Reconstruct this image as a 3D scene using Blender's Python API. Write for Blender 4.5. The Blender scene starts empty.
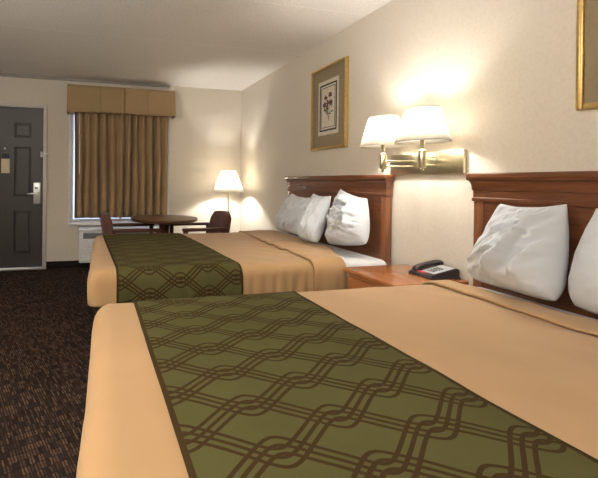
import bpy, bmesh, math, random
from math import sin, cos, pi, radians, sqrt
from mathutils import Vector, Matrix, noise
random.seed(7)
S = bpy.context.scene
COL = S.collection

# ---------------------------------------------------------------- node helpers
def new_mat(name):
    m = bpy.data.materials.new(name); m.use_nodes = True
    nt = m.node_tree
    for n in list(nt.nodes): nt.nodes.remove(n)
    out = nt.nodes.new('ShaderNodeOutputMaterial')
    b = nt.nodes.new('ShaderNodeBsdfPrincipled')
    nt.links.new(b.outputs[0], out.inputs[0])
    return m, nt, b, out
def N(nt, typ, **kw):
    n = nt.nodes.new(typ)
    for k, v in kw.items():
        if k in n.inputs: n.inputs[k].default_value = v
        else: setattr(n, k, v)
    return n
def L(nt, a, b): nt.links.new(a, b)
def mth(nt, op, a, b=None, c=None):
    n = nt.nodes.new('ShaderNodeMath'); n.operation = op
    for i, v in enumerate((a, b, c)):
        if v is None: continue
        if isinstance(v, (int, float)): n.inputs[i].default_value = v
        else: nt.links.new(v, n.inputs[i])
    return n.outputs[0]
def ramp(nt, fac, stops, interp='LINEAR'):
    r = nt.nodes.new('ShaderNodeValToRGB'); r.color_ramp.interpolation = interp
    e = r.color_ramp.elements
    while len(e) < len(stops): e.new(0.5)
    for i, (p, c) in enumerate(stops):
        e[i].position = p; e[i].color = (*c, 1)
    if fac is not None: nt.links.new(fac, r.inputs[0])
    return r.outputs[0]
def bump(nt, b, h, strength, dist=0.01):
    n = nt.nodes.new('ShaderNodeBump'); n.inputs['Strength'].default_value = strength
    n.inputs['Distance'].default_value = dist
    nt.links.new(h, n.inputs['Height']); nt.links.new(n.outputs[0], b.inputs['Normal'])
def coords(nt, kind='Object', scale=(1, 1, 1), rot=(0, 0, 0)):
    t = nt.nodes.new('ShaderNodeTexCoord'); mp = nt.nodes.new('ShaderNodeMapping')
    mp.inputs['Scale'].default_value = scale; mp.inputs['Rotation'].default_value = rot
    nt.links.new(t.outputs[kind], mp.inputs[0]); return mp.outputs[0]
def plain(name, c, rough=.5, metal=0, spec=.5, noise_amt=.06, nscale=30, coat=0):
    m, nt, b, o = new_mat(name)
    v = coords(nt)
    t = N(nt, 'ShaderNodeTexNoise', Scale=nscale, Detail=3.0); L(nt, v, t.inputs['Vector'])
    lo = tuple(max(0, x*(1-noise_amt)) for x in c); hi = tuple(min(1, x*(1+noise_amt)) for x in c)
    L(nt, ramp(nt, t.outputs[0], [(.3, lo), (.7, hi)]), b.inputs['Base Color'])
    b.inputs['Roughness'].default_value = rough; b.inputs['Metallic'].default_value = metal
    b.inputs['Specular IOR Level'].default_value = spec
    b.inputs['Coat Weight'].default_value = coat; b.inputs['Coat Roughness'].default_value = .15
    return m
def wood(name, dark, light, axis='Y', rough=.32, coat=.35, sc=1.0):
    m, nt, b, o = new_mat(name)
    s = {'X': (1.2, 14, 14), 'Y': (14, 1.2, 14), 'Z': (14, 14, 1.2)}[axis]
    v = coords(nt, 'Object', tuple(x*sc for x in s))
    t = N(nt, 'ShaderNodeTexNoise', Scale=2.2, Detail=6.0, Roughness=.62, Distortion=.9); L(nt, v, t.inputs['Vector'])
    t2 = N(nt, 'ShaderNodeTexNoise', Scale=11.0, Detail=3.0); L(nt, v, t2.inputs['Vector'])
    f = mth(nt, 'ADD', mth(nt, 'MULTIPLY', t.outputs[0], .75), mth(nt, 'MULTIPLY', t2.outputs[0], .25))
    mid = tuple((a+c)/2 for a, c in zip(dark, light))
    L(nt, ramp(nt, f, [(.33, dark), (.5, mid), (.68, light)]), b.inputs['Base Color'])
    b.inputs['Roughness'].default_value = rough
    b.inputs['Coat Weight'].default_value = coat; b.inputs['Coat Roughness'].default_value = .22
    bump(nt, b, t2.outputs[0], .06, .002)
    return m
def cloth(name, c, scale=900, var=.05, rough=.9, strength=.18, sheen=.15):
    m, nt, b, o = new_mat(name)
    v = coords(nt)
    t = N(nt, 'ShaderNodeTexNoise', Scale=4.0, Detail=3.0); L(nt, v, t.inputs['Vector'])
    lo = tuple(x*(1-var) for x in c); hi = tuple(min(1, x*(1+var)) for x in c)
    L(nt, ramp(nt, t.outputs[0], [(.3, lo), (.7, hi)]), b.inputs['Base Color'])
    w = N(nt, 'ShaderNodeTexWave', Scale=scale/6, Distortion=.4); w.bands_direction = 'DIAGONAL'; L(nt, v, w.inputs['Vector'])
    bump(nt, b, w.outputs[0], strength, .001)
    b.inputs['Roughness'].default_value = rough; b.inputs['Specular IOR Level'].default_value = .15
    b.inputs['Sheen Weight'].default_value = sheen; b.inputs['Sheen Roughness'].default_value = .5
    return m

M = {}
# wallpaper: tan with a fine woven texture
def mk_wall():
    m, nt, b, o = new_mat('woven_wallpaper')
    v = coords(nt)
    n1 = N(nt, 'ShaderNodeTexNoise', Scale=55.0, Detail=4.0, Roughness=.7); L(nt, v, n1.inputs['Vector'])
    n2 = N(nt, 'ShaderNodeTexNoise', Scale=1.3, Detail=3.0); L(nt, v, n2.inputs['Vector'])
    f = mth(nt, 'ADD', mth(nt, 'MULTIPLY', n1.outputs[0], .6), mth(nt, 'MULTIPLY', n2.outputs[0], .4))
    L(nt, ramp(nt, f, [(.3, (.57, .515, .435)), (.7, (.68, .62, .53))]), b.inputs['Base Color'])
    b.inputs['Roughness'].default_value = .75; b.inputs['Specular IOR Level'].default_value = .25
    bump(nt, b, n1.outputs[0], .12, .003)
    return m
M['wall'] = mk_wall()
def mk_ceiling():
    m, nt, b, o = new_mat('textured_ceiling')
    v = coords(nt)
    n1 = N(nt, 'ShaderNodeTexNoise', Scale=60.0, Detail=4.0, Roughness=.75); L(nt, v, n1.inputs['Vector'])
    sep = nt.nodes.new('ShaderNodeSeparateXYZ'); L(nt, v, sep.inputs[0])
    # plank joints every .935 m across the room
    fr = mth(nt, 'PINGPONG', mth(nt, 'SUBTRACT', sep.outputs[1], 2.575), .4675)
    seam = mth(nt, 'LESS_THAN', fr, .007)
    base = ramp(nt, n1.outputs[0], [(.3, (.72, .69, .645)), (.7, (.88, .85, .80))])
    mx = nt.nodes.new('ShaderNodeMix'); mx.data_type = 'RGBA'
    L(nt, seam, mx.inputs[0]); L(nt, base, mx.inputs[6]); mx.inputs[7].default_value = (.88, .85, .80, 1)
    L(nt, mx.outputs[2], b.inputs['Base Color'])
    b.inputs['Roughness'].default_value = .9; b.inputs['Specular IOR Level'].default_value = .1
    h = mth(nt, 'ADD', n1.outputs[0], mth(nt, 'MULTIPLY', seam, .6))
    bump(nt, b, h, .5, .01)
    return m
M['ceiling'] = mk_ceiling()
def mk_carpet():
    m, nt, b, o = new_mat('flecked_carpet')
    v0 = coords(nt, 'Object', (1, 1, 1), (0, 0, radians(70)))
    nd = N(nt, 'ShaderNodeTexNoise', Scale=70.0, Detail=2.0); L(nt, v0, nd.inputs['Vector'])
    va = nt.nodes.new('ShaderNodeVectorMath'); va.operation = 'MULTIPLY_ADD'; L(nt, nd.outputs['Color'], va.inputs[0])
    va.inputs[1].default_value = (.020, .010, 0); L(nt, v0, va.inputs[2]); v = va.outputs[0]
    br = nt.nodes.new('ShaderNodeTexBrick'); L(nt, v, br.inputs['Vector'])
    br.offset = .37; br.offset_frequency = 1; br.squash = 1
    br.inputs['Color1'].default_value = (0, 0, 0, 1); br.inputs['Color2'].default_value = (1, 1, 1, 1)
    br.inputs['Mortar'].default_value = (.0, .0, .0, 1)
    br.inputs['Scale'].default_value = 1.0; br.inputs['Mortar Size'].default_value = .0036
    br.inputs['Mortar Smooth'].default_value = .8
    br.inputs['Brick Width'].default_value = .044; br.inputs['Row Height'].default_value = .0120
    n1 = N(nt, 'ShaderNodeTexNoise', Scale=28.0, Detail=2.0); L(nt, v, n1.inputs['Vector'])
    n2 = N(nt, 'ShaderNodeTexNoise', Scale=400.0, Detail=2.0); L(nt, v, n2.inputs['Vector'])
    f = mth(nt, 'MULTIPLY', br.outputs['Color'], mth(nt, 'ADD', mth(nt, 'MULTIPLY', n1.outputs[0], .6), mth(nt, 'MULTIPLY', n2.outputs[0], .7)))
    L(nt, ramp(nt, f, [(.0, (.017, .011, .010)), (.3, (.042, .027, .021)), (.62, (.125, .074, .043))]), b.inputs['Base Color'])
    b.inputs['Roughness'].default_value = .95; b.inputs['Specular IOR Level'].default_value = .1
    bump(nt, b, n2.outputs[0], .5, .004)
    return m
M['carpet'] = mk_carpet()

# bed runner: olive cloth printed with an interlaced trellis, UV in metres
def mk_runner(width):
    m, nt, b, o = new_mat('olive_trellis_cloth')
    tc = nt.nodes.new('ShaderNodeTexCoord'); sep = nt.nodes.new('ShaderNodeSeparateXYZ')
    L(nt, tc.outputs['UV'], sep.inputs[0])
    A, B, e, g, q, HW = .172, .0755, .0160, .0228, .90, .0042
    X = mth(nt, 'ADD', sep.outputs[0], -.182)
    V = mth(nt, 'ADD', sep.outputs[1], -1.001)
    th = mth(nt, 'MULTIPLY', X, pi/A)
    qc = mth(nt, 'MULTIPLY', mth(nt, 'COSINE', th), q)
    k = (B/2+e)/math.asin(q)
    wv = mth(nt, 'MULTIPLY_ADD', mth(nt, 'ARCSINE', qc), k, -B/2)              # rounded zigzag
    sl = mth(nt, 'DIVIDE', mth(nt, 'MULTIPLY', mth(nt, 'SINE', th), k*q*pi/A), mth(nt, 'SQRT', mth(nt, 'SUBTRACT', 1.0, mth(nt, 'MULTIPLY', qc, qc))))
    nrm = mth(nt, 'SQRT', mth(nt, 'MULTIPLY_ADD', sl, sl, 1.0))
    best = None
    for sg in (1, -1):
        p = mth(nt, 'PINGPONG', mth(nt, 'MULTIPLY_ADD', wv, -sg, V), B)
        d = mth(nt, 'MINIMUM', p, mth(nt, 'ABSOLUTE', mth(nt, 'SUBTRACT', p, g)))
        best = d if best is None else mth(nt, 'MINIMUM', best, d)
    best = mth(nt, 'DIVIDE', best, nrm)
    line = mth(nt, 'LESS_THAN', best, HW)
    u = sep.outputs[0]
    edge = mth(nt, 'MAXIMUM', mth(nt, 'LESS_THAN', u, .013), mth(nt, 'GREATER_THAN', u, width-.013))
    mask = mth(nt, 'MAXIMUM', line, edge)
    n1 = N(nt, 'ShaderNodeTexNoise', Scale=3.0, Detail=4.0); L(nt, tc.outputs['UV'], n1.inputs['Vector'])
    base = ramp(nt, n1.outputs[0], [(.3, (.076, .071, .024)), (.7, (.092, .085, .030))])
    mx = nt.nodes.new('ShaderNodeMix'); mx.data_type = 'RGBA'
    L(nt, mask, mx.inputs[0]); L(nt, base, mx.inputs[6]); mx.inputs[7].default_value = (.045, .026, .009, 1)
    L(nt, mx.outputs[2], b.inputs['Base Color'])
    b.inputs['Roughness'].default_value = .85; b.inputs['Specular IOR Level'].default_value = .12
    w = N(nt, 'ShaderNodeTexWave', Scale=160.0, Distortion=.3); w.bands_direction = 'DIAGONAL'; L(nt, tc.outputs['UV'], w.inputs['Vector'])
    bump(nt, b, w.outputs[0], .15, .001)
    return m
RUN_W = .743
M['runner'] = mk_runner(RUN_W)
M['tan'] = cloth('tan_twill', (.425, .262, .128), var=.04)
M['sheet'] = cloth('white_cotton', (.64, .66, .68), var=.02, strength=.08)
M['pillow'] = cloth('white_pillowcase', (.56, .59, .63), var=.02, strength=.08)
M['curtain'] = cloth('bronze_curtain_cloth', (.35, .240, .130), var=.08)
M['valance'] = cloth('bronze_valance_cloth', (.35, .245, .130), var=.06)
M['head'] = wood('cherry_wood', (.095, .031, .012), (.21, .075, .029), 'Y', rough=.42, coat=.15)
M['headv'] = wood('cherry_wood_upright', (.12, .041, .015), (.26, .098, .038), 'Z', coat=.2)
M['ns'] = wood('cherry_nightstand_wood', (.30, .098, .030), (.46, .180, .066), 'Y', rough=.25, coat=.5)
M['tablewood'] = wood('walnut_table_wood', (.060, .022, .010), (.13, .05, .022), 'X')
M['chairwood'] = wood('mahogany_chair_wood', (.050, .014, .008), (.10, .030, .014), 'X', rough=.5, coat=.1)
M['uphol'] = cloth('brown_upholstery', (.125, .055, .040), var=.12)
M['brass'] = plain('antique_brass', (.70, .63, .45), rough=.28, metal=1, noise_amt=.1, nscale=18)
M['gold'] = plain('gold_leaf', (.62, .44, .17), rough=.38, metal=.85, noise_amt=.12, nscale=60)
M['door'] = plain('charcoal_door_paint', (.042, .036, .036), rough=.42)
M['frame'] = plain('pale_frame_paint', (.56, .52, .49), rough=.5)
M['white'] = plain('white_plastic', (.74, .75, .77), rough=.45)
M['acdark'] = plain('grey_vent_plastic', (.16, .17, .18), rough=.5)
M['steel'] = plain('brushed_steel', (.62, .62, .63), rough=.35, metal=.8)
M['base'] = plain('dark_baseboard_vinyl', (.014, .009, .008), rough=.7, spec=.2)
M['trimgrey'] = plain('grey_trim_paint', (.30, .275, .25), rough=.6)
M['phone'] = plain('charcoal_phone_plastic', (.050, .040, .044), rough=.32)
M['phoneface'] = plain('grey_faceplate', (.42, .43, .46), rough=.4)
M['keys'] = plain('dark_keys', (.10, .10, .11), rough=.4)
M['red'] = plain('red_label', (.62, .03, .03), rough=.35)
M['paper'] = plain('cream_paper', (.72, .68, .58), rough=.8)
M['mat'] = plain('tan_mat_board', (.32, .255, .155), rough=.85, nscale=80)
M['card'] = plain('tan_card', (.68, .58, .42), rough=.6)
M['ink'] = plain('dark_ink', (.035, .040, .045), rough=.8)
M['petal'] = plain('maroon_ink', (.13, .045, .040), rough=.8)
M['leaf'] = plain('grey_green_ink', (.12, .13, .095), rough=.8)
M['black'] = plain('black_rubber', (.02, .02, .02), rough=.6)
def mk_glass():
    m, nt, b, o = new_mat('clear_glass')
    b.inputs['Base Color'].default_value = (1, 1, 1, 1); b.inputs['Roughness'].default_value = .02
    b.inputs['Transmission Weight'].default_value = 1; b.inputs['IOR'].default_value = 1.02
    return m
M['glass'] = mk_glass()
def mk_shade():
    m, nt, b, o = new_mat('white_shade_fabric')
    nt.nodes.remove(b)
    d = nt.nodes.new('ShaderNodeBsdfDiffuse'); t = nt.nodes.new('ShaderNodeBsdfTranslucent'); mix = nt.nodes.new('ShaderNodeMixShader')
    v = coords(nt); n1 = N(nt, 'ShaderNodeTexNoise', Scale=140.0, Detail=2.0); L(nt, v, n1.inputs['Vector'])
    c = ramp(nt, n1.outputs[0], [(.3, (.80, .77, .70)), (.7, (.86, .83, .77))])
    L(nt, c, d.inputs[0]); L(nt, c, t.inputs[0]); mix.inputs[0].default_value = .5
    L(nt, d.outputs[0], mix.inputs[1]); L(nt, t.outputs[0], mix.inputs[2]); L(nt, mix.outputs[0], o.inputs[0])
    return m
M['shade'] = mk_shade()
def mk_bulb():
    m, nt, b, o = new_mat('lit_bulb')
    nt.nodes.remove(b)
    tr = nt.nodes.new('ShaderNodeBsdfTransparent'); em = nt.nodes.new('ShaderNodeEmission'); ad = nt.nodes.new('ShaderNodeAddShader')
    em.inputs[0].default_value = (1, .9, .75, 1); em.inputs[1].default_value = 6
    L(nt, tr.outputs[0], ad.inputs[0]); L(nt, em.outputs[0], ad.inputs[1]); L(nt, ad.outputs[0], o.inputs[0])
    return m
M['bulb'] = mk_bulb()

# ---------------------------------------------------------------- object helpers
def world_of(p):
    v = Vector((0, 0, 0))
    while p is not None: v = v + p.location; p = p.parent
    return v
def obj(name, bm, mat, parent=None, smooth=True, local=False, angle=40, mats=None):
    me = bpy.data.meshes.new(name)
    bmesh.ops.recalc_face_normals(bm, faces=bm.faces[:])
    if parent is not None and not local:
        bmesh.ops.translate(bm, vec=-world_of(parent), verts=bm.verts[:])
    bm.to_mesh(me); bm.free()
    for mm in (mats or [mat]): me.materials.append(mm)
    if smooth:
        for p in me.polygons: p.use_smooth = True
        me.set_sharp_from_angle(angle=radians(angle))
    o = bpy.data.objects.new(name, me); COL.objects.link(o)
    if parent is not None: o.parent = parent
    return o
def thing(name, label, cat, loc, rz=0, group=None):
    o = bpy.data.objects.new(name, None); COL.objects.link(o)
    o.location = loc; o.rotation_euler = (0, 0, rz); o.empty_display_size = .1
    o['label'] = label; o['category'] = cat
    if group: o['group'] = group
    return o
def tag(o, label, cat, group=None):
    o['label'] = label; o['category'] = cat
    if group: o['group'] = group
    return o
def struct(o): o['kind'] = 'structure'; return o
def BM(): return bmesh.new()
def box(bm, x0, x1, y0, y1, z0, z1, bev=0, seg=2, mi=0):
    r = bmesh.ops.create_cube(bm, size=1)
    vs = r['verts']
    for v in vs:
        v.co = Vector(((x0+x1)/2+v.co.x*(x1-x0), (y0+y1)/2+v.co.y*(y1-y0), (z0+z1)/2+v.co.z*(z1-z0)))
    fs = set(f for v in vs for f in v.link_faces)
    for f in fs: f.material_index = mi
    if bev > 0:
        es = set(e for v in vs for e in v.link_edges)
        bmesh.ops.bevel(bm, geom=list(es), offset=bev, segments=seg, profile=.5, affect='EDGES')
    return bm
def B(*a, **k): return box(BM(), *a, **k)
def lathe(bm, prof, c=(0, 0, 0), n=32, cap=True):
    rings = []
    for r, z in prof:
        if r < 1e-6: rings.append([bm.verts.new((c[0], c[1], c[2]+z))])
        else: rings.append([bm.verts.new((c[0]+r*cos(2*pi*i/n), c[1]+r*sin(2*pi*i/n), c[2]+z)) for i in range(n)])
    for a, b in zip(rings, rings[1:]):
        for i in range(n):
            j = (i+1) % n
            if len(a) == 1 and len(b) == 1: continue
            if len(a) == 1: bm.faces.new((a[0], b[i], b[j]))
            elif len(b) == 1: bm.faces.new((a[i], a[j], b[0]))
            else: bm.faces.new((a[i], a[j], b[j], b[i]))
    if cap:
        if len(rings[0]) > 1: bm.faces.new(rings[0][::-1])
        if len(rings[-1]) > 1: bm.faces.new(rings[-1])
    return bm
def tube(bm, pts, r, n=10):
    pts = [Vector(p) for p in pts]; rings = []
    for i, p in enumerate(pts):
        d = (pts[min(i+1, len(pts)-1)]-pts[max(i-1, 0)]).normalized()
        up = Vector((0, 0, 1)) if abs(d.z) < .9 else Vector((1, 0, 0))
        a = d.cross(up).normalized(); b = d.cross(a).normalized()
        rr = r[i] if isinstance(r, (list, tuple)) else r
        rings.append([bm.verts.new(p+a*rr*cos(2*pi*k/n)+b*rr*sin(2*pi*k/n)) for k in range(n)])
    for a, b in zip(rings, rings[1:]):
        for k in range(n): bm.faces.new((a[k], a[(k+1) % n], b[(k+1) % n], b[k]))
    bm.faces.new(rings[0][::-1]); bm.faces.new(rings[-1])
    return bm
def prism(bm, poly, lo, hi, axis='Y'):
    """extrude a 2-D outline: axis Y -> outline (x,z); axis X -> (y,z); axis Z -> (x,y)"""
    def P(a, b, t): return {'Y': (a, t, b), 'X': (t, a, b), 'Z': (a, b, t)}[axis]
    A = [bm.verts.new(P(a, b, lo)) for a, b in poly]; C_ = [bm.verts.new(P(a, b, hi)) for a, b in poly]
    n = len(poly)
    for i in range(n): bm.faces.new((A[i], A[(i+1) % n], C_[(i+1) % n], C_[i]))
    bm.faces.new(A[::-1]); bm.faces.new(C_)
    return bm
def solidify(o, t, off=0):
    md = o.modifiers.new('thickness', 'SOLIDIFY'); md.thickness = t; md.offset = off; return md
def fbm(x, y, z=0, oct=3):
    return noise.fractal(Vector((x, y, z)), 1.0, 2.0, oct)

# ---------------------------------------------------------------- the room
W, YF, ZC = 2.052, 5.16, 2.452            # headboard wall, window wall, ceiling
XL, YN = -2.35, -1.7
T = .14
WX0, WX1, WZ0, WZ1 = -.315, 1.0, .600, 2.05   # window opening
struct(obj('floor', B(XL-T, W+T, YN-T, YF+T, -.1, 0), M['carpet'], smooth=False))
struct(obj('ceiling', B(XL-T, W+T, YN-T, YF+T, ZC, ZC+.1), M['ceiling'], smooth=False))
struct(obj('wall_right', B(W, W+T, YN-T, YF+T, 0, ZC), M['wall'], smooth=False))
struct(obj('wall_left', B(XL-T, XL, YN-T, YF+T, 0, ZC), M['wall'], smooth=False))
struct(obj('wall_front', B(XL, W, YN-T, YN, 0, ZC), M['wall'], smooth=False))
DX0, DX1, DZ = -1.555, -.640, 2.047
wb = BM()
box(wb, XL, DX0-.005, YF, YF+T, 0, ZC); box(wb, DX0-.005, DX1+.005, YF, YF+T, DZ+.005, ZC)
box(wb, DX1+.005, WX0, YF, YF+T, 0, ZC); box(wb, WX0, WX1, YF, YF+T, 0, WZ0)
box(wb, WX0, WX1, YF, YF+T, WZ1, ZC); box(wb, WX1, W, YF, YF+T, 0, ZC)
struct(obj('wall_back', wb, M['wall'], smooth=False))
# baseboards, crown strip
struct(obj('baseboard_back', B(-.592, W, YF-.012, YF, 0, .095, bev=.003), M['base']))
struct(obj('baseboard_right', B(W-.012, W, YN, YF-.012, 0, .095, bev=.003), M['base']))
struct(obj('baseboard_left', B(XL, XL+.012, YN, YF, 0, .095, bev=.003), M['base']))
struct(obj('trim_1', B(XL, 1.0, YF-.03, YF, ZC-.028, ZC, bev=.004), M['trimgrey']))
# window
wn = struct(obj('window_1', BM(), M['white']))
fb = BM()
box(fb, WX0, WX0+.045, YF+.02, YF+.08, WZ0, WZ1); box(fb, WX1-.045, WX1, YF+.02, YF+.08, WZ0, WZ1)
box(fb, WX0+.045, WX1-.045, YF+.02, YF+.08, WZ0, WZ0+.03); box(fb, WX0+.045, WX1-.045, YF+.02, YF+.08, WZ1-.045, WZ1)
box(fb, .33, .36, YF+.02, YF+.08, WZ0+.03, WZ1-.045)
obj('window_frame', fb, M['white'], wn, smooth=False)
obj('pane', B(WX0+.045, WX1-.045, YF+.045, YF+.052, WZ0+.03, WZ1-.045), M['glass'], wn, smooth=False)
obj('window_sill', B(WX0-.01, WX1+.03, YF-.05, YF+.02, WZ0-.045, WZ0, bev=.004), M['white'], wn)
jb = BM(); box(jb, WX0-.012, WX0+.012, YF-.006, YF+.02, WZ0, WZ1); box(jb, WX1-.012, WX1+.012, YF-.006, YF+.02, WZ0, WZ1)
obj('window_casing', jb, M['white'], wn, smooth=False)

# door -----------------------------------------------------------------
def door_leaf():
    bm = BM()
    y = YF+.012; yb = YF+.055
    xs = [DX0, -1.407, -1.207, -.986, -.786, DX1]
    zs = [.032, .21, .745, .934, 1.553, 1.67, 1.851, DZ]
    V = {}
    for i, x in enumerate(xs):
        for j, z in enumerate(zs): V[i, j] = bm.verts.new((x, y, z))
    pan = []
    for i in range(5):
        for j in range(7):
            f = bm.faces.new((V[i, j], V[i+1, j], V[i+1, j+1], V[i, j+1]))
            if i in (1, 3) and j in (1, 3, 5): pan.append(f)
    def inset(fs, t, dy):
        bmesh.ops.inset_individual(bm, faces=fs, thickness=t, depth=0)
        for f in fs:
            for v in f.verts: v.co.y += dy
    inset(pan, .002, 0); inset(pan, .012, .012); inset(pan, .014, 0); inset(pan, .014, -.009)
    box(bm, DX0, DX1, y+.016, yb, .032, DZ)
    rim = [((DX0, .032), (DX1, .032)), ((DX1, .032), (DX1, DZ)), ((DX1, DZ), (DX0, DZ)), ((DX0, DZ), (DX0, .032))]
    for (a, b) in rim:
        q = [bm.verts.new((a[0], y, a[1])), bm.verts.new((b[0], y, b[1])), bm.verts.new((b[0], yb, b[1])), bm.verts.new((a[0], yb, a[1]))]
        bm.faces.new(q)
    return bm
door = struct(obj('door_1', door_leaf(), M['door'], smooth=False))
db = BM()
box(db, DX1+.002, DX1+.05, YF-.022, YF+.07, 0, DZ+.048, bev=.004); box(db, DX0-.05, DX0-.002, YF-.022, YF+.07, 0, DZ+.048, bev=.004)
box(db, DX0-.002, DX1+.002, YF-.022, YF+.07, DZ+.003, DZ+.048, bev=.004)
obj('door_frame', db, M['frame'], door)
obj('threshold', B(DX0, DX1, YF-.03, YF+.07, 0, .028, bev=.006), M['steel'], door)
lp = obj('lock_plate', B(-.752, -.668, YF-.004, YF+.012, .835, 1.105, bev=.005), M['steel'], door)
obj('card_reader', B(-.735, -.700, YF-.012, YF-.004, 1.02, 1.05, bev=.003), M['acdark'], lp)
hb = lathe(BM(), [(.02, 0), (.02, .03), (.014, .04)], n=16)
bmesh.ops.rotate(hb, cent=(0, 0, 0), matrix=Matrix.Rotation(pi/2, 3, 'X'), verts=hb.verts[:])
bmesh.ops.translate(hb, vec=(-.70, YF-.004, .965), verts=hb.verts[:])
tube(hb, [(-.70, YF-.045, .965), (-.74, YF-.05, .966), (-.82, YF-.047, .964)], [.012, .011, .009])
obj('door_handle', hb, M['steel'], lp)
pb = lathe(BM(), [(.012, 0), (.012, .006), (.007, .008)], n=16)
bmesh.ops.rotate(pb, cent=(0, 0, 0), matrix=Matrix.Rotation(pi/2, 3, 'X'), verts=pb.verts[:])
bmesh.ops.translate(pb, vec=(-1.095, YF+.012, 1.53), verts=pb.verts[:])
obj('peephole', pb, M['white'], door)
gb = BM(); box(gb, -.672, -.645, YF-.006, YF+.012, 1.43, 1.50, bev=.003)
box(gb, -.668, -.652, YF-.03, YF-.006, 1.445, 1.46, bev=.003); box(gb, -.668, -.652, YF-.03, YF-.006, 1.475, 1.49, bev=.003)
obj('door_guard', gb, M['white'], door)
g2 = BM(); box(g2, -.632, -.60, YF-.034, YF-.022, 1.445, 1.49, bev=.003)
tube(g2, [(-.61, YF-.04, 1.475), (-.57, YF-.05, 1.475), (-.535, YF-.045, 1.475)], .006)
obj('guard_bar', g2, M['steel'], door)
nt_ = thing('door_notice', 'small tan framed notice card with dark heading mounted on charcoal door', 'notice', (-1.08, YF+.012, 1.22))
obj('notice_card', B(-1.135, -1.035, YF+.004, YF+.0115, 1.22, 1.475, bev=.002), M['card'], nt_)
obj('heading', B(-1.133, -1.037, YF+.002, YF+.005, 1.40, 1.473), M['ink'], nt_, smooth=False)['label'] = 'dark heading band'

# ---------------------------------------------------------------- curtain and valance
def curtain():
    bm = BM(); n = 300; rows = 16
    x0, x1 = -.255, .955
    V = []
    for j in range(rows+1):
        t = j/rows; z = 2.06-(2.06-.662)*t; row = []
        for i in range(n+1):
            s = i/n
            ph = s*2*pi*12+.4*sin(s*9)
            amp = .046*(.8+.2*t)*(1+.25*sin(s*23+1))
            w = sin(ph); w = math.copysign(abs(w)**.75, w)
            x = x0+(x1-x0)*s+.010*cos(ph)*t+.006*sin(3*t+s*14)
            y = YF-.105+amp*w+.006*sin(s*31+t*4)
            row.append(bm.verts.new((x, y, z-(.012*(w*.5+.5) if j == rows else 0))))
        V.append(row)
    for j in range(rows):
        for i in range(n): bm.faces.new((V[j][i], V[j][i+1], V[j+1][i+1], V[j+1][i]))
    return bm
ct = thing('curtain', 'closed bronze brown pleated curtain hanging in front of the window', 'curtain', (.35, YF-.105, .65))
o = obj('curtain_panel', curtain(), M['curtain'], ct, angle=180); solidify(o, .003)
obj('draw_wand', tube(BM(), [(-.195, YF-.155, 2.03), (-.19, YF-.16, 1.6), (-.185, YF-.16, 1.22)], .004, 8), M['white'], ct)
obj('curtain_rail', B(-.27, .97, YF-.12, YF-.09, 2.062, 2.085), M['white'], ct)
vl = thing('valance', 'box pleated bronze fabric valance mounted above the curtain', 'valance', (.35, YF, 2.02))
def valance():
    bm = BM()
    x0, x1, yo, zt, zb = -.335, 1.03, YF-.205, 2.335, 1.995
    path = [(x0, YF-.003), (x0, yo)]
    pl = [.35]
    for px in (x0+.40, .37, x1-.36):
        d = .05 if abs(px-.37) < .01 else .004
        path += [(px-.006, yo), (px-.003, yo+d), (px+.003, yo+d), (px+.006, yo-.001)]
    path += [(x1, yo), (x1, YF-.003)]
    rows = 8; V = []
    for j in range(rows+1):
        t = j/rows; z = zt-(zt-zb)*t; row = []
        for (x, y) in path:
            row.append(bm.verts.new((x+(.006*t if x == x1 else 0)-(.006*t if x == x0 else 0), y-.010*t*(1 if y < YF-.1 else 0)+.003*sin(x*9+t*3), z+(.006*sin(x*6) if j == rows else 0))))
        V.append(row)
    for j in range(rows):
        for i in range(len(path)-1): bm.faces.new((V[j][i], V[j][i+1], V[j+1][i+1], V[j+1][i]))
    return bm
o = obj('valance_fabric', valance(), M['valance'], vl, angle=30); solidify(o, .004)
obj('valance_board', B(-.33, 1.025, YF-.20, YF-.001, 2.31, 2.332), M['valance'], vl, smooth=False)

# ---------------------------------------------------------------- wall air conditioner
ac = thing('air_conditioner', 'white through-wall air conditioner under the window behind the dining table', 'air conditioner', (.36, YF, 0))
obj('housing', B(-.18, .90, YF-.20, YF-.013, .098, .50, bev=.015), M['white'], ac)
obj('top_cover', B(-.19, .91, YF-.215, YF-.013, .50, .535, bev=.01), M['white'], ac)
gr = BM(); box(gr, -.13, .86, YF-.212, YF-.19, .405, .480, bev=.004)
obj('outlet_grille', gr, M['acdark'], ac)
lv = BM()
for k in range(11): box(lv, -.16, .88, YF-.212, YF-.198, .125+k*.024, .137+k*.024, bev=.003, seg=1)
obj('louvers', lv, M['white'], ac)
g3 = BM()
for k in range(3): box(g3, -.12, .85, YF-.222, YF-.206, .415+k*.022, .422+k*.022)
obj('grille_slats', g3, M['acdark'], ac, smooth=False)

# ---------------------------------------------------------------- round table
TX, TY = .748, 4.10
tb = thing('dining_table', 'small round dark wood pedestal table between the two armchairs', 'table', (TX, TY, 0))
obj('tabletop', lathe(BM(), [(0, .712), (.335, .712), (.356, .716), (.364, .726), (.364, .738), (.358, .745), (0, .746)], (TX, TY, 0), 64, cap=False), M['tablewood'], tb)
obj('pedestal', lathe(BM(), [(.16, .711), (.16, .690), (.06, .672), (.052, .60), (.052, .12), (.075, .05), (.075, .02)], (TX, TY, 0), 32), M['tablewood'], tb)
for k in range(4):
    a = k*pi/2
    bm = tube(BM(), [(TX+.05*cos(a), TY+.05*sin(a), .085), (TX+.2*cos(a), TY+.2*sin(a), .055), (TX+.32*cos(a), TY+.32*sin(a), .022)], [.032, .028, .022], 12)
    obj('foot', bm, M['tablewood'], tb)

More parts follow.
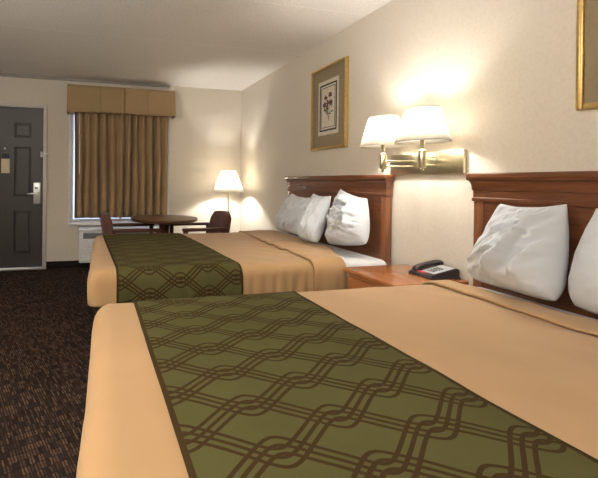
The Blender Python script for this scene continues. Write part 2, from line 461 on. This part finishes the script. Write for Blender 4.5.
# ---------------------------------------------------------------- armchairs (local: faces +x)
def armchair(label, loc, rz):
    t = thing('armchair', label, 'chair', loc, rz, 'armchairs at the round table')
    obj('seat', B(-.24, .27, -.235, .235, .36, .465, bev=.03, seg=4), M['uphol'], t, local=True)
    # backrest: upholstered, slightly curved slab with rounded top
    bm = BM(); n = 14; m = 12; F = []; K = []
    for j in range(m+1):
        v = j/m; z = .44+.365*v; f = []; k = []
        for i in range(n+1):
            u = -1+2*i/n
            wv = .235*(1-.10*max(0, v-.75)/.25*abs(u)**3)
            zz = z-.05*max(0, v-.5)*2*abs(u)**4
            xb = -.225-.055*v+.035*u*u
            th = .052*(1-.55*abs(u)**6)*(1-.5*max(0, v-.85)/.15)
            f.append(bm.verts.new((xb+th, wv*u, zz))); k.append(bm.verts.new((xb-th, wv*u, zz)))
        F.append(f); K.append(k)
    for j in range(m):
        for i in range(n):
            bm.faces.new((F[j][i], F[j][i+1], F[j+1][i+1], F[j+1][i])); bm.faces.new((K[j][i+1], K[j][i], K[j+1][i], K[j+1][i+1]))
        bm.faces.new((F[j][0], F[j+1][0], K[j+1][0], K[j][0])); bm.faces.new((F[j+1][n], F[j][n], K[j][n], K[j+1][n]))
    for i in range(n):
        bm.faces.new((F[0][i+1], F[0][i], K[0][i], K[0][i+1])); bm.faces.new((F[m][i], F[m][i+1], K[m][i+1], K[m][i]))
    bmesh.ops.bevel(bm, geom=[e for e in bm.edges if e.is_manifold and e.calc_face_angle(0) > 1.0], offset=.012, segments=3, affect='EDGES')
    obj('backrest', bm, M['uphol'], t, local=True, angle=60)
    for s in (-1, 1):
        bm = BM(); box(bm, -.215, .30, s*.262-.028, s*.262+.028, .618, .65, bev=.010, seg=3)
        obj('armrest', bm, M['chairwood'], t, local=True)
        obj('leg', B(.245, .29, s*.262-.022, s*.262+.022, 0, .618, bev=.005), M['chairwood'], t, local=True)
        bm = B(-.022, .022, s*.262-.022, s*.262+.022, 0, .618, bev=.005)
        for v in bm.verts: v.co.x += -.195
        obj('leg', bm, M['chairwood'], t, local=True)
        obj('seat_rail', B(-.21, .26, s*.262-.018, s*.262+.018, .33, .40, bev=.004), M['chairwood'], t, local=True)
    obj('seat_rail', B(.25, .285, -.24, .24, .32, .375, bev=.004), M['chairwood'], t, local=True)
    return t
armchair('brown upholstered armchair left of the round table, in front of curtain', (.385, 4.17, 0), radians(0))
armchair('brown upholstered armchair right of the round table, beside lit floor lamp', (1.175, 4.15, 0), pi+radians(5))

# ---------------------------------------------------------------- lamp bits
def shade_bm(c, rb, rt, h, z):
    bm = BM()
    lathe(bm, [(rb, z), (rb-(rb-rt)*.5, z+h*.5), (rt, z+h)], c, 48, cap=False)
    return bm
M['trimcloth'] = plain('cream_shade_trim', (.62, .58, .52), rough=.8)
def shade_trims(parent, c, rb, rt, h, z):
    sl = (rb-rt)/h
    for r0, z0 in ((rb, z), (rt+sl*.006, z+h-.006)):
        bm = lathe(BM(), [(r0+.0015, z0-.001), (r0+.0035, z0-.001), (r0+.0035-sl*.007, z0+.006), (r0+.0015-sl*.007, z0+.006), (r0+.0015, z0-.001)], c, 48, cap=False)
        obj('shade_trim', bm, M['trimcloth'], parent)
LAMP_COL = (1.0, .965, .91)
def bulb_light(loc, e, r=.028, col=LAMP_COL):
    l = bpy.data.lights.new('bulb_light', 'POINT'); l.energy = e; l.shadow_soft_size = r; l.color = col
    o = bpy.data.objects.new('bulb_light', l); o.location = loc; COL.objects.link(o); return o
# floor lamp in the corner
FX, FY = 1.735, 4.80
fl = thing('floor_lamp', 'lit floor lamp with white cone shade in the corner behind the armchair', 'lamp', (FX, FY, 0))
obj('base', lathe(BM(), [(.14, 0), (.14, .012), (.12, .022), (.03, .035), (.012, .05)], (FX, FY, 0), 40), M['brass'], fl)
obj('pole', lathe(BM(), [(.011, .04), (.011, 1.02), (.018, 1.03), (.018, 1.08)], (FX, FY, 0), 16), M['brass'], fl)
o = obj('lamp_shade', shade_bm((FX, FY, 0), .205, .092, .285, 1.005), M['shade'], fl, angle=180); solidify(o, .003); shade_trims(o, (FX, FY, 0), .205, .092, .285, 1.005)
sp = BM()
for k in range(3): a = k*2*pi/3+.3; tube(sp, [(FX, FY, 1.262), (FX+.092*cos(a), FY+.092*sin(a), 1.275)], .003, 6)
tube(sp, [(FX, FY, 1.262), (FX, FY, 1.285)], .006, 8)
for s in (-1, 1): tube(sp, [(FX, FY+s*.014, 1.07), (FX, FY+s*.05, 1.12), (FX, FY+s*.045, 1.22), (FX, FY, 1.262)], .003, 6)
obj('harp', sp, M['brass'], fl)
obj('bulb', lathe(BM(), [(0, 1.08), (.013, 1.085), (.013, 1.10), (.03, 1.14), (.026, 1.165), (0, 1.18)], (FX, FY, 0), 16, cap=False), M['bulb'], fl)

# double swing-arm wall sconce over the nightstand
sc = thing('wall_sconce', 'double brass swing-arm wall lamp with two lit white shades above the nightstand', 'lamp', (W, 2.01, 1.27))
px = W-.026
obj('back_plate', B(px, W-.001, 1.735, 2.285, 1.205, 1.342, bev=.004), M['brass'], sc)
SX = 1.855
SCONCE = [(SX, 1.845), (SX, 2.155)]
for (x, y) in SCONCE:
    yo = 2.01+(y-2.01)*.55
    ar = BM()
    for z in (1.258, 1.293):
        tube(ar, [(px+.002, yo, z), (px-.03, yo+(y-yo)*.25, z), (x, y, z)], .0055, 10)
    obj('arm', ar, M['brass'], sc)
    st = lathe(BM(), [(0, 1.218), (.008, 1.222), (.010, 1.230), (.006, 1.236), (.019, 1.241), (.021, 1.244), (.021, 1.338), (.019, 1.342), (.013, 1.345), (.013, 1.395), (.017, 1.40), (.017, 1.44)], (x, y, 0), 24)
    so = obj('stem', st, M['brass'], sc)
    sw = lathe(BM(), [(.004, 1.41), (.004, 1.425)], (x-.022, y, 0), 8)
    tube(sw, [(x-.01, y, 1.418), (x-.03, y, 1.418)], .003, 8)
    obj('switch', sw, M['black'], so)
    o = obj('lamp_shade', shade_bm((x, y, 0), .140, .085, .198, 1.388), M['shade'], sc, angle=180); solidify(o, .0025); shade_trims(o, (x, y, 0), .140, .085, .198, 1.388)
    sp = BM()
    for k in range(3): a = k*2*pi/3+.6; tube(sp, [(x+.012*cos(a), y+.012*sin(a), 1.437), (x+.126*cos(a), y+.126*sin(a), 1.437)], .002, 6)
    obj('spider', sp, M['brass'], sc)
    obj('bulb', lathe(BM(), [(0, 1.44), (.013, 1.442), (.013, 1.455), (.028, 1.49), (.024, 1.515), (0, 1.527)], (x, y, 0), 16, cap=False), M['bulb'], sc)

# ---------------------------------------------------------------- headboards
def headboard(y0, y1, label):
    t = thing('headboard', label, 'headboard', (W-.03, (y0+y1)/2, 0), 0, 'headboards behind the beds')
    xf = W-.055; zt = 1.206; xb = W-.013
    obj('panel', B(xf, xb, y0+.028, y1-.028, .28, 1.09), M['head'], t, smooth=False)
    for (a, b) in ((y0+.025, y0+.075), (y1-.075, y1-.025)):
        obj('post', B(xf-.006, xb, a, b, 0.0, 1.056, bev=.003), M['headv'], t)
    cr = BM()   # stepped crown moulding, projecting at the front and both ends
    prof = [(1.055, .0), (1.055, .008), (1.059, .011), (1.073, .011), (1.077, .006), (1.112, .006), (1.115, .011), (1.124, .012)]
    prof += [(1.124+.044*sin(q), .012+.018*(1-cos(q))) for q in (radians(dg) for dg in (15, 30, 45, 60, 75, 90))] + [(1.177, .031), (1.177, 0)]
    rings = []
    for z, d in prof:
        ya, yb = y0+.026-d*.8, y1-.026+d*.8
        rings.append([cr.verts.new(c) for c in ((xb, ya, z), (xf-d, ya, z), (xf-d, yb, z), (xb, yb, z))])
    for p, q in zip(rings, rings[1:]):
        for i in range(4): cr.faces.new((p[i], p[(i+1) % 4], q[(i+1) % 4], q[i]))
    cr.faces.new(rings[0][::-1]); cr.faces.new(rings[-1])
    obj('crown_moulding', cr, M['head'], t)
    obj('cap', B(xf-.036, xb, y0, y1, 1.176, zt, bev=.007, seg=3), M['head'], t)
    return t
headboard(2.255, 3.689, 'cherry wood headboard behind three pillows of the far bed')
headboard(.235, 1.669, 'cherry wood headboard behind two pillows of the near bed')

# ---------------------------------------------------------------- beds
R_ = .065; ZT = .632; ZH = .44
class Bed:
    pass
def make_disp(seed, rough):
    def d(x, y, z, side):
        """displacement along the outward normal; side>0 on hanging parts"""
        v = .004*fbm(x*2.2+seed, y*2.2, z*2.2)+.0022*fbm(x*7+seed, y*5, z*3+4)
        if not side:
            s = max(0, min(1, (x-.85)/.5))                       # long soft creases towards the head
            v += rough*s*.0062*sin((x*.75+y*1.0)*30+3*fbm(x*1.5, y*1.5, seed))*max(0, fbm(x*1.3+seed, y*1.3, 7)+.25)
        else:
            k = max(0, min(1, (ZT-.02-z)/.13))
            v += k*rough*(.0075*sin(x*95+5*fbm(x*2, y*2, seed))*(.6+.8*fbm(x*5, seed, 3))*max(.15, min(1, (x-.55)/.5))+.008*fbm(x*4, y*4+seed, z))+k*.006
        return v
    return d
def bedspread(bm, x0, y0, y1, head, disp):
    """rounded shell over the mattress, open at the head; head(y) gives the edge there"""
    r = R_; nx_, ny_ = 200, 70
    def headx(x, y):
        if x < 1.15: return x
        return 1.15+(x-1.15)*(head(y)-1.15)/(1.8-1.15)
    xs = [x0+r+(1.8-x0-r)*i/nx_ for i in range(nx_+1)]
    ys = [y0+r+(y1-y0-2*r)*j/ny_ for j in range(ny_+1)]
    G = {}
    for i, x in enumerate(xs):
        for j, y in enumerate(ys):
            X = headx(x, y)
            G[i, j] = bm.verts.new((X, y, ZT+disp(X, y, ZT, 0)))
    for i in range(nx_):
        for j in range(ny_): bm.faces.new((G[i, j], G[i+1, j], G[i+1, j+1], G[i, j+1]))
    path = []                                           # (vertex, inner x, inner y, nx, ny)
    for i in range(nx_, -1, -1): path.append((G[i, 0], xs[i], ys[0], 0, -1))
    for k in range(1, 9): a = k/9*pi/2; path.append((G[0, 0], xs[0], ys[0], -sin(a), -cos(a)))
    for j in range(0, ny_+1): path.append((G[0, j], xs[0], ys[j], -1, 0))
    for k in range(1, 9): a = k/9*pi/2; path.append((G[0, ny_], xs[0], ys[-1], -cos(a), sin(a)))
    for i in range(0, nx_+1): path.append((G[i, ny_], xs[i], ys[-1], 0, 1))
    prev = [p[0] for p in path]
    prof = [(r*sin(a), ZT-r+r*cos(a)) for a in (radians(d) for d in (18, 36, 54, 72, 90))]
    nz = 9
    prof += [(r, ZT-r-(ZT-r-ZH)*k/nz) for k in range(1, nz+1)]
    for (d, z) in prof:
        row = []
        for (v0, x, y, ax, ay) in path:
            X = headx(x, y)
            side = 1 if z < ZT-r+.001 else 0
            dd = disp(X+ax*r, y+ay*r, z, 1)
            w = d/r
            px_, py_ = X+ax*(d+dd*w), y+ay*(d+dd*w)
            row.append(bm.verts.new((px_, py_, z+disp(px_, py_, ZT, 0)*(1-w))))
        for a in range(len(path)-1):
            q = []
            for v in (prev[a], prev[a+1], row[a+1], row[a]):
                if v not in q: q.append(v)
            if len(q) > 2: bm.faces.new(q)
        prev = row
    return bm
def strip(bm, y0, y1, xa, xb, off, disp, zh_near, zh_far, nu=40, uv=False, uoff=0, sk=None):
    """cloth band across the bed from far hem over the top to near hem; xa(y), xb(y) are its edges"""
    r = R_; prof = []
    nz = 8
    for k in range(nz+1): prof.append((y1, zh_far+(ZT-r-zh_far)*k/nz, 1.0, 1))
    for dgr in (18, 36, 54, 72): a = radians(dgr); prof.append((y1-r+r*cos(a), ZT-r+r*sin(a), cos(a), 1))
    nt2 = 70
    for k in range(nt2+1): prof.append((y1-r+(y0-y1+2*r)*k/nt2, ZT, 0, 1))
    for dgr in (72, 54, 36, 18): a = radians(dgr); prof.append((y0+r-r*cos(a), ZT-r+r*sin(a), -cos(a), 1))
    for k in range(nz, -1, -1): prof.append((y0, zh_near+(ZT-r-zh_near)*k/nz, -1.0, 1))
    rows = []; s = 0; last = None; uvs = []
    for (y, z, w, _) in prof:
        if last: s += sqrt((y-last[0])**2+(z-last[1])**2)
        last = (y, z); row = []
        for i in range(nu+1):
            u = i/nu; x = xa(y)+(xb(y)-xa(y))*u
            aw = abs(w)
            dd = disp(x, y0 if w < 0 else (y1 if w > 0 else y), z, 1)
            dt = disp(x, y, ZT, 0)
            nzv = sqrt(max(0, 1-aw*aw))
            vv = bm.verts.new((x, y+w*(off+dd*aw), z+nzv*off+dt*(1-aw)))
            row.append(vv); uvs.append((vv, (x-xa(y)+uoff*0, s)))
        rows.append(row)
    if sk:
        for v in bm.verts: v.co.x += (v.co.y-sk[0]-.2)*sk[1]*max(0, min(1, (.5-v.co.x)/.5))
    fs = []
    for a, b in zip(rows, rows[1:]):
        for i in range(nu): fs.append(bm.faces.new((a[i], a[i+1], b[i+1], b[i])))
    if uv:
        lay = bm.loops.layers.uv.new('UVMap'); D = dict(uvs)
        for f in fs:
            for l in f.loops: l[lay].uv = D[l.vert]
    return bm
def make_bed(y0, y1, which, seed, rough, head, folda, foldb, ra, foldh, skew=0):
    yc = (y0+y1)/2
    t = thing('bed', which[0], 'bed', (1.0, yc, 0), 0, 'the two beds')
    obj('bed_base', B(.24, 1.98, y0+.10, y1-.10, 0, .441, bev=.02), M['base'], t)
    obj('mattress', B(.045, 1.985, y0+.042, y1-.042, .443, .617, bev=.05, seg=5), M['sheet'], t)
    d = make_disp(seed, rough)
    bb = bedspread(BM(), -.01, y0, y1, head, d)
    for v in bb.verts: v.co.x += (v.co.y-yc-.2)*skew*max(0, min(1, (.5-v.co.x)/.5))
    o = obj('bedspread', bb, M['tan'], angle=180); solidify(o, .006)
    tag(o, which[1], 'bedspread', 'tan bedspreads')
    f = strip(BM(), y0, y1, folda, foldb, .014, d, ZH+.01, ZH+.01, nu=16)
    fo = obj('turned_fold', f, M['tan'], o, angle=180); solidify(fo, .012)
    rb = lambda y: ra(y)+RUN_W
    rr = obj('bed_runner', strip(BM(), y0, y1, ra, rb, .0080, d, ZH+.015, ZH+.015, nu=84, uv=True, sk=(yc, skew) if skew < .03 else None), M['runner'], angle=180); solidify(rr, .003)
    tag(rr, which[2], 'bed runner', 'green bed runners')
    return d
def near_head(y): return 1.795+.01*sin(y*3)
make_bed(.16, 1.655,
    ('near bed with tan cover and two white pillows, filling the foreground', 'tan bedspread on the near bed in the foreground', 'olive green trellis-patterned runner across the near bed'),
    2.0, 1.0, near_head, lambda y: 1.655+.02*(1.6-y)*.5+.01*sin(y*5), lambda y: near_head(y)-.002, lambda y: .163, True, .036)
def far_head(y):
    k = max(0, min(1, (y-2.2)/.5)); return 1.60+.20*(k*k*(3-2*k))
make_bed(2.18, 3.675,
    ('far bed with tan cover and three white pillows, near the round table', 'tan bedspread with rumpled side on the far bed', 'olive green trellis-patterned runner across the far bed'),
    9.0, 1.5, far_head, lambda y: 1.36+.075*max(0, min(1, (y-2.2)/1.4))+.006*sin(y*6), lambda y: far_head(y)-.002, lambda y: .14-.05*(y-2.2), False, .02)

# ---------------------------------------------------------------- pillows
def pillow(label, TL, TR, BL, BR, th, seed, wr=1.0, direction=0.0, creases=(), folds=(0, 0), steps=()):
    TL, TR, BL, BR = map(Vector, (TL, TR, BL, BR))
    c = (TL+TR+BL+BR)/4
    nrm = ((TR-BL).cross(TL-BR)).normalized()
    if nrm.x > 0: nrm = -nrm                      # towards the room
    n = 56; bm = BM(); F = {}; K = {}
    for i in range(n+1):
        for j in range(n+1):
            u = -1+2*i/n; v = -1+2*j/n
            lo_ = max(0, -v)
            uu = u*(1+.05*(1-v*v)-.08*lo_**3)+.018*noise.noise(Vector((v*2.1, seed, u*1.2))); vv = v*(1-.085*(1-u*u)*(1 if v > 0 else .2))+.07*lo_**2*abs(u)**4+.02*noise.noise(Vector((u*2.3, seed+5, v)))
            a = (uu+1)/2; b = (vv+1)/2
            p = (BL*(1-a)+BR*a)*(1-b)+(TL*(1-a)+TR*a)*b
            q = max(0, (1-abs(u)**2.4))**.5*max(0, (1-abs(v)**2.4))**.5
            rim = i in (0, n) or j in (0, n)
            sag = 1.0-.30*v                       # filling sinks towards the bottom
            t = th*q*sag
            e = max(0, min(1, (q-.12)*1.5)) if q > .12 else 0; e = e*e*(3-2*e)
            ang = direction
            s1 = u*cos(ang)+v*sin(ang); s2 = -u*sin(ang)+v*cos(ang)
            wv = noise.fractal(Vector((s1*1.1+seed, s2*4.2, seed)), .9, 2.1, 4)
            cr = noise.ridged_multi_fractal(Vector((s1*.9+seed*2, s2*2.6, seed*.3)), .9, 2.1, 3, 1.0, 2.0)
            w = wr*e*(.014*wv+.009*(cr-1.0))
            fq, fa = folds
            for (turn, kq, ka) in ((0, 1, 1.0), (.55, 1.5, .6), (-.7, 1.9, .4)):
                c1 = s1*cos(turn)+s2*sin(turn); c2 = -s1*sin(turn)+s2*cos(turn)
                wrp = 3.4*noise.noise(Vector((c1*1.2+kq*3, c2*1.3, seed+3)))+1.1*noise.noise(Vector((c1*3.1, c2*2.7+kq, seed+9)))
                msk = max(0, min(1, .75+1.5*noise.noise(Vector((c1*1.6+seed, c2*1.6, 4+kq*5)))))
                w += fa*ka*e*msk*((1-abs(sin(.5*fq*kq*c2+wrp)))**1.6-.4)
            for (ua, va, ub, vb, hgt, wd_) in steps:              # loose cloth lapped over itself
                dl = sqrt((ub-ua)**2+(vb-va)**2); dd = ((u-ua)*(vb-va)-(v-va)*(ub-ua))/dl
                dd += .06*noise.noise(Vector((u*2+seed, v*2, 8)))
                al = ((u-ua)*(ub-ua)+(v-va)*(vb-va))/dl/dl
                fade = max(0, min(1, al*4+.3))*max(0, min(1, (1-al)*3))
                w += hgt*e*fade*(.5+.5*math.tanh(dd/wd_))*math.exp(-max(0, dd)/.45)
            for (ua, va, ub, vb, dep) in creases:
                dl = sqrt((ub-ua)**2+(vb-va)**2); dd = ((u-ua)*(vb-va)-(v-va)*(ub-ua))/dl
                al = ((u-ua)*(ub-ua)+(v-va)*(vb-va))/dl/dl
                fade = max(0, min(1, al*5))*max(0, min(1, (1-al)*5))
                w += dep*e*fade*(math.exp(-(dd/.07)**2)-1.0*math.exp(-((dd-.13)/.08)**2)+.55*math.tanh(-dd/.12))
            if rim:
                vtx = bm.verts.new(p+nrm*(.008*noise.noise(Vector((u*3+seed, v*3, 1))))); F[i, j] = K[i, j] = vtx
            else:
                F[i, j] = bm.verts.new(p+nrm*(t+w)); K[i, j] = bm.verts.new(p-nrm*(t*.55))
    for i in range(n):
        for j in range(n):
            bm.faces.new((F[i, j], F[i+1, j], F[i+1, j+1], F[i, j+1]))
            bm.faces.new((K[i, j], K[i, j+1], K[i+1, j+1], K[i+1, j]))
    o = obj('pillow', bm, M['pillow'], angle=180)
    md = o.modifiers.new('soft', 'SUBSURF'); md.levels = 1; md.render_levels = 1
    me = o.data
    me.transform(Matrix.Translation(-c)); o.location = c
    tag(o, label, 'pillow', 'white pillows leaning on the headboards')
    return o
pillow('wrinkled white pillow on the near bed, nearest the telephone', (1.925, 1.455, 1.055), (1.925, 1.185, 1.070), (1.885, 1.575, .655), (1.80, 1.125, .665), .13, 3.1, 1.5, .9, ((.85, 1.0, .02, -.95, .040), (.35, 1.0, -.4, -.3, .016), (1.0, .35, .45, -.75, .018)), (11, .022), ((.9, 1.05, .10, -1.0, .050, .035), (.55, .9, -.35, -.55, .028, .04), (.95, .2, .55, -.9, .022, .04)))
pillow('smooth white pillow on the near bed, cut off by the right edge of the photo', (1.93, 1.095, 1.06), (1.93, .62, 1.06), (1.83, 1.125, .660), (1.83, .60, .655), .12, 5.7, .8, .5, (), (8, .014), ((.2, 1.0, -.3, -.9, .02, .06),))
pillow('crumpled white pillow on the far bed, nearest the nightstand', (1.93, 2.70, 1.10), (1.93, 2.39, 1.035), (1.77, 2.635, .652), (1.83, 2.265, .715), .13, 8.3, 2.2, .15, ((.5, 1.0, .62, -.8, .022),), (12, .024), ((.55, 1.0, .62, -1.0, .035, .035), (.5, .55, -.7, .35, .02, .05), (.6, .0, -.6, -.35, .02, .05)))
pillow('white pillow standing in the middle of three on the far bed', (1.84, 2.945, 1.055), (1.87, 2.735, 1.04), (1.685, 2.915, .660), (1.70, 2.66, .662), .105, 11.9, 1.3, 1.2, ((-.1, 1.0, .2, -.9, .02),), (9, .016))
pillow('white pillow on the far bed, leftmost and nearest the floor lamp', (1.935, 3.49, 1.035), (1.93, 3.12, 1.01), (1.80, 3.55, .655), (1.82, 3.07, .655), .11, 14.2, 1.2, .8, (), (10, .013))

# ---------------------------------------------------------------- nightstand and telephone
ns = thing('nightstand', 'cherry wood nightstand between the two beds, under the wall lamp', 'nightstand', (1.80, 1.915, 0))
NX0, NX1, NY0, NY1 = 1.545, 2.037, 1.700, 2.138
obj('body', B(NX0+.03, NX1, NY0+.02, NY1-.02, .06, .583, bev=.003), M['ns'], ns)
obj('plinth', B(NX0+.05, NX1-.01, NY0+.03, NY1-.03, 0, .06), M['base'], ns, smooth=False)
obj('top', B(NX0, NX1, NY0, NY1, .583, .609, bev=.008, seg=3), M['ns'], ns)
for (za, zb) in ((.33, .56), (.085, .315)):
    d = obj('drawer', B(NX0+.014, NX0+.03, NY0+.035, NY1-.035, za, zb, bev=.004), M['ns'], ns)
    k = lathe(BM(), [(.006, 0), (.006, .012), (.014, .018), (.014, .024), (0, .028)], n=16, cap=False)
    bmesh.ops.rotate(k, cent=(0, 0, 0), matrix=Matrix.Rotation(-pi/2, 3, 'Y'), verts=k.verts[:])
    bmesh.ops.translate(k, vec=(NX0+.014, 1.915, (za+zb)/2), verts=k.verts[:])
    obj('knob', k, M['brass'], d)

ph = thing('telephone', 'dark desk telephone with red label on the nightstand', 'telephone', (1.930, 1.828, .609), radians(-4)); ph.scale = (.93, .93, .93)
# local: front is -x, handset at +y side
prof = [(-.098, .004), (-.102, .014), (-.092, .026), (.075, .062), (.100, .058), (.102, .010), (.095, .004)]
bm = prism(BM(), prof, -.088, .088); bmesh.ops.bevel(bm, geom=bm.edges[:], offset=.004, segments=2, affect='EDGES')
body = obj('phone_body', bm, M['phone'], ph, local=True)
obj('phone_base', B(-.104, .104, -.092, .092, 0, .012, bev=.004), M['phone'], ph, local=True)
def slope(x): return .026+(x+.092)*(.036/.167)
def plate(x0, x1, y0, y1, h, lift=0.0):
    bm = B(x0, x1, y0, y1, 0, h, bev=min(.0015, h*.4), seg=1)
    for v in bm.verts: v.co.z += slope(v.co.x)+lift
    return bm
obj('faceplate', plate(-.072, .070, -.080, .018, .003), M['phoneface'], ph, local=True)
for i in range(4):
    for j in range(3):
        x = .012-i*.020; y = -.012-j*.019
        obj('key', plate(x-.006, x+.006, y-.0065, y+.0065, .004, .003), M['keys'], ph, local=True)
obj('red_label', plate(-.091, -.074, -.030, .075, .003), M['red'], ph, local=True)
# handset lying along x on the left of the body
hs = BM(); pts = []; n = 16
rings = []
for i in range(n+1):
    u = -1+2*i/n; x = .005+.098*u
    z = slope(.0)+.021-.012*abs(u)**3+.19*x
    hz = .012+.010*abs(u)**4; wy = .020+.006*abs(u)**3
    if i in (0, n): hz *= .55; wy *= .7
    rings.append([hs.verts.new((x, .053+wy*cos(a)*(abs(cos(a))**-.3 if abs(cos(a)) > .01 else 1), z+hz*sin(a)-(.006*abs(u)**4))) for a in [2*pi*k/14 for k in range(14)]])
for a, b in zip(rings, rings[1:]):
    for k in range(14): hs.faces.new((a[k], a[(k+1) % 14], b[(k+1) % 14], b[k]))
hs.faces.new(rings[0]); hs.faces.new(rings[-1][::-1])
obj('handset', hs, M['phone'], ph, local=True, angle=60)
for k in (-1, 1):
    obj('handset_rest', B(.005+k*.078-.018, .005+k*.078+.018, .034, .072, slope(k*.078)-.004, slope(k*.078)+.013, bev=.004), M['phone'], ph, local=True)
coil = []
for i in range(140):
    t = i/139; a = t*2*pi*22
    bx = -.095+.16*t; by = .098+.016*sin(t*pi)
    coil.append((bx, by+.0045*cos(a), .008+.0045*sin(a)))
obj('cord', tube(BM(), coil, .0017, 6), M['phone'], ph, local=True)

# ---------------------------------------------------------------- pictures
def picture(y0, y1, z0, z1, label, detail):
    t = thing('framed_picture', label, 'picture', (W, (y0+y1)/2, z0), 0, 'gold framed pictures on the headboard wall')
    fb_ = BM(); w = .025; xf = W-.03
    for (a, b, c, d) in ((y0, y0+w, z0, z1), (y1-w, y1, z0, z1), (y0+w, y1-w, z0, z0+w), (y0+w, y1-w, z1-w, z1)):
        box(fb_, xf, W-.002, a, b, c, d, bev=.006)
        e = .006
        box(fb_, xf-.004, xf+.006, a+e, b-e if b-a < .1 else b-e, c+e, d-e, bev=.003)
    obj('frame', fb_, M['gold'], t)
    obj('mat_board', B(W-.016, W-.006, y0+w-.002, y1-w+.002, z0+w-.002, z1-w+.002), M['mat'], t, smooth=False)
    yc = (y0+y1)/2; zc_ = (z0+z1)/2
    hw, hh = (y1-y0)*.285, (z1-z0)*.325
    obj('print_sheet', B(W-.0185, W-.0155, yc-hw, yc+hw, zc_-hh, zc_+hh), M['paper'], t, smooth=False)
    k = BM()
    def fr(hw_, hh_, w_):
        x0_, x1_ = W-.0200, W-.0184
        box(k, x0_, x1_, yc-hw_, yc-hw_+w_, zc_-hh_, zc_+hh_); box(k, x0_, x1_, yc+hw_-w_, yc+hw_, zc_-hh_, zc_+hh_)
        box(k, x0_, x1_, yc-hw_+w_, yc+hw_-w_, zc_-hh_, zc_-hh_+w_); box(k, x0_, x1_, yc-hw_+w_, yc+hw_-w_, zc_+hh_-w_, zc_+hh_)
    fr(hw*.84, hh*.86, .014); fr(hw*.68, hh*.74, .005)
    obj('ruled_border', k, M['ink'], t, smooth=False)
    # a flower spray
    rnd = random.Random(detail)
    fl_, lf = BM(), BM()
    def disc(bm, y, z, r, squash=1, rot=0):
        c = bm.verts.new((W-.0196, y, z)); n = 9
        ring = [bm.verts.new((W-.0192, y+r*cos(2*pi*i/n)*cos(rot)-r*squash*sin(2*pi*i/n)*sin(rot), z+r*cos(2*pi*i/n)*sin(rot)+r*squash*sin(2*pi*i/n)*cos(rot))) for i in range(n)]
        for i in range(n): bm.faces.new((c, ring[i], ring[(i+1) % n]))
        back = bm.verts.new((W-.0183, y, z))
        for i in range(n): bm.faces.new((back, ring[(i+1) % n], ring[i]))
    for (dy, dz) in ((.035, .085), (-.03, .105), (.055, .03), (0, .045), (-.04, .035), (.015, .0)):
        for q in range(6):
            a = q*pi/3+rnd.random(); disc(fl_, yc+dy+.014*cos(a), zc_+dz+.014*sin(a), .013*(.8+.4*rnd.random()), .7, a)
    for q in range(9):
        dy = rnd.uniform(-.06, .06); dz = rnd.uniform(-.07, .06); disc(lf, yc+dy, zc_+dz, .020, .38, rnd.uniform(-1.5, 1.5))
    for (dy, dz) in ((.035, .085), (-.03, .105), (.055, .03), (-.04, .035)):
        tube(lf, [(W-.0188, yc+dy, zc_+dz), (W-.0188, yc+dy*.4, zc_), (W-.0188, yc-.012, zc_-.12)], .0016, 5)
    obj('petals', fl_, M['petal'], t, smooth=False); obj('stems_and_leaves', lf, M['leaf'], t, smooth=False)
    obj('glass', B(W-.0245, W-.0225, y0+w-.002, y1-w+.002, z0+w-.002, z1-w+.002), M['glass'], t, smooth=False)
    return t
picture(2.775, 3.304, 1.445, 2.202, 'gold framed flower print with tan mat above the far headboard', 3)
picture(.655, 1.224, 1.470, 2.225, "gold framed picture above near headboard, cut off by the photo's top right corner", 5)

# ---------------------------------------------------------------- light
for (x, y), e in zip(SCONCE, (6.5, 7)): bulb_light((x, y, 1.498), e)
bulb_light((FX, FY, 1.15), 22)
def area(name, loc, target, size, e, col):
    l = bpy.data.lights.new(name, 'AREA'); l.energy = e; l.size = size; l.color = col
    o = bpy.data.objects.new(name, l); o.location = loc; COL.objects.link(o)
    o.rotation_euler = (Vector(target)-Vector(loc)).to_track_quat('-Z', 'Y').to_euler(); return o
area('rear_fill', (-.3, -1.2, 2.2), (.9, 1.6, .7), 1.0, 9, (1, .97, .93))  # unseen fill added behind the camera to raise the room brightness
area('ceiling_bounce_fill', (-1.9, .3, 1.6), (-1.8, .3, 2.45), .5, 115, (1, .97, .93))  # added upward fill with no fixture; brightens the ceiling and bounces down
wd = bpy.data.worlds.new('daylight'); S.world = wd; wd.use_nodes = True
bg = wd.node_tree.nodes['Background']; bg.inputs[0].default_value = (.62, .72, 1.0, 1); bg.inputs[1].default_value = 1.0

# ---------------------------------------------------------------- camera
cam = bpy.data.cameras.new('camera'); co = bpy.data.objects.new('camera', cam); COL.objects.link(co)
f_, cx_, cy_ = 381.611, 184.134, 182.0
yaw, pit, rol = radians(13.237), radians(.166), radians(.624)
A_ = Vector((cos(yaw), -sin(yaw), 0)); Dh = Vector((sin(yaw), cos(yaw), 0)); Zv = Vector((0, 0, 1))
D2 = Dh*cos(pit)-Zv*sin(pit); U2 = Dh*sin(pit)+Zv*cos(pit)
Rv = A_*cos(rol)+U2*sin(rol); Uv = -A_*sin(rol)+U2*cos(rol)
m4 = Matrix(((Rv.x, Uv.x, -D2.x, 0), (Rv.y, Uv.y, -D2.y, 0), (Rv.z, Uv.z, -D2.z, 1.147), (0, 0, 0, 1)))
co.matrix_world = m4
cam.sensor_width = 36; cam.lens = f_*36/598
cam.shift_x = (299-cx_)/598; cam.shift_y = (cy_-239)/598
cam.clip_start = .02
S.camera = co
S.view_settings.view_transform = 'Standard'; S.view_settings.look = 'None'
S.view_settings.gamma = 1; S.view_settings.use_curve_mapping = False
S.view_settings.exposure = 0.75
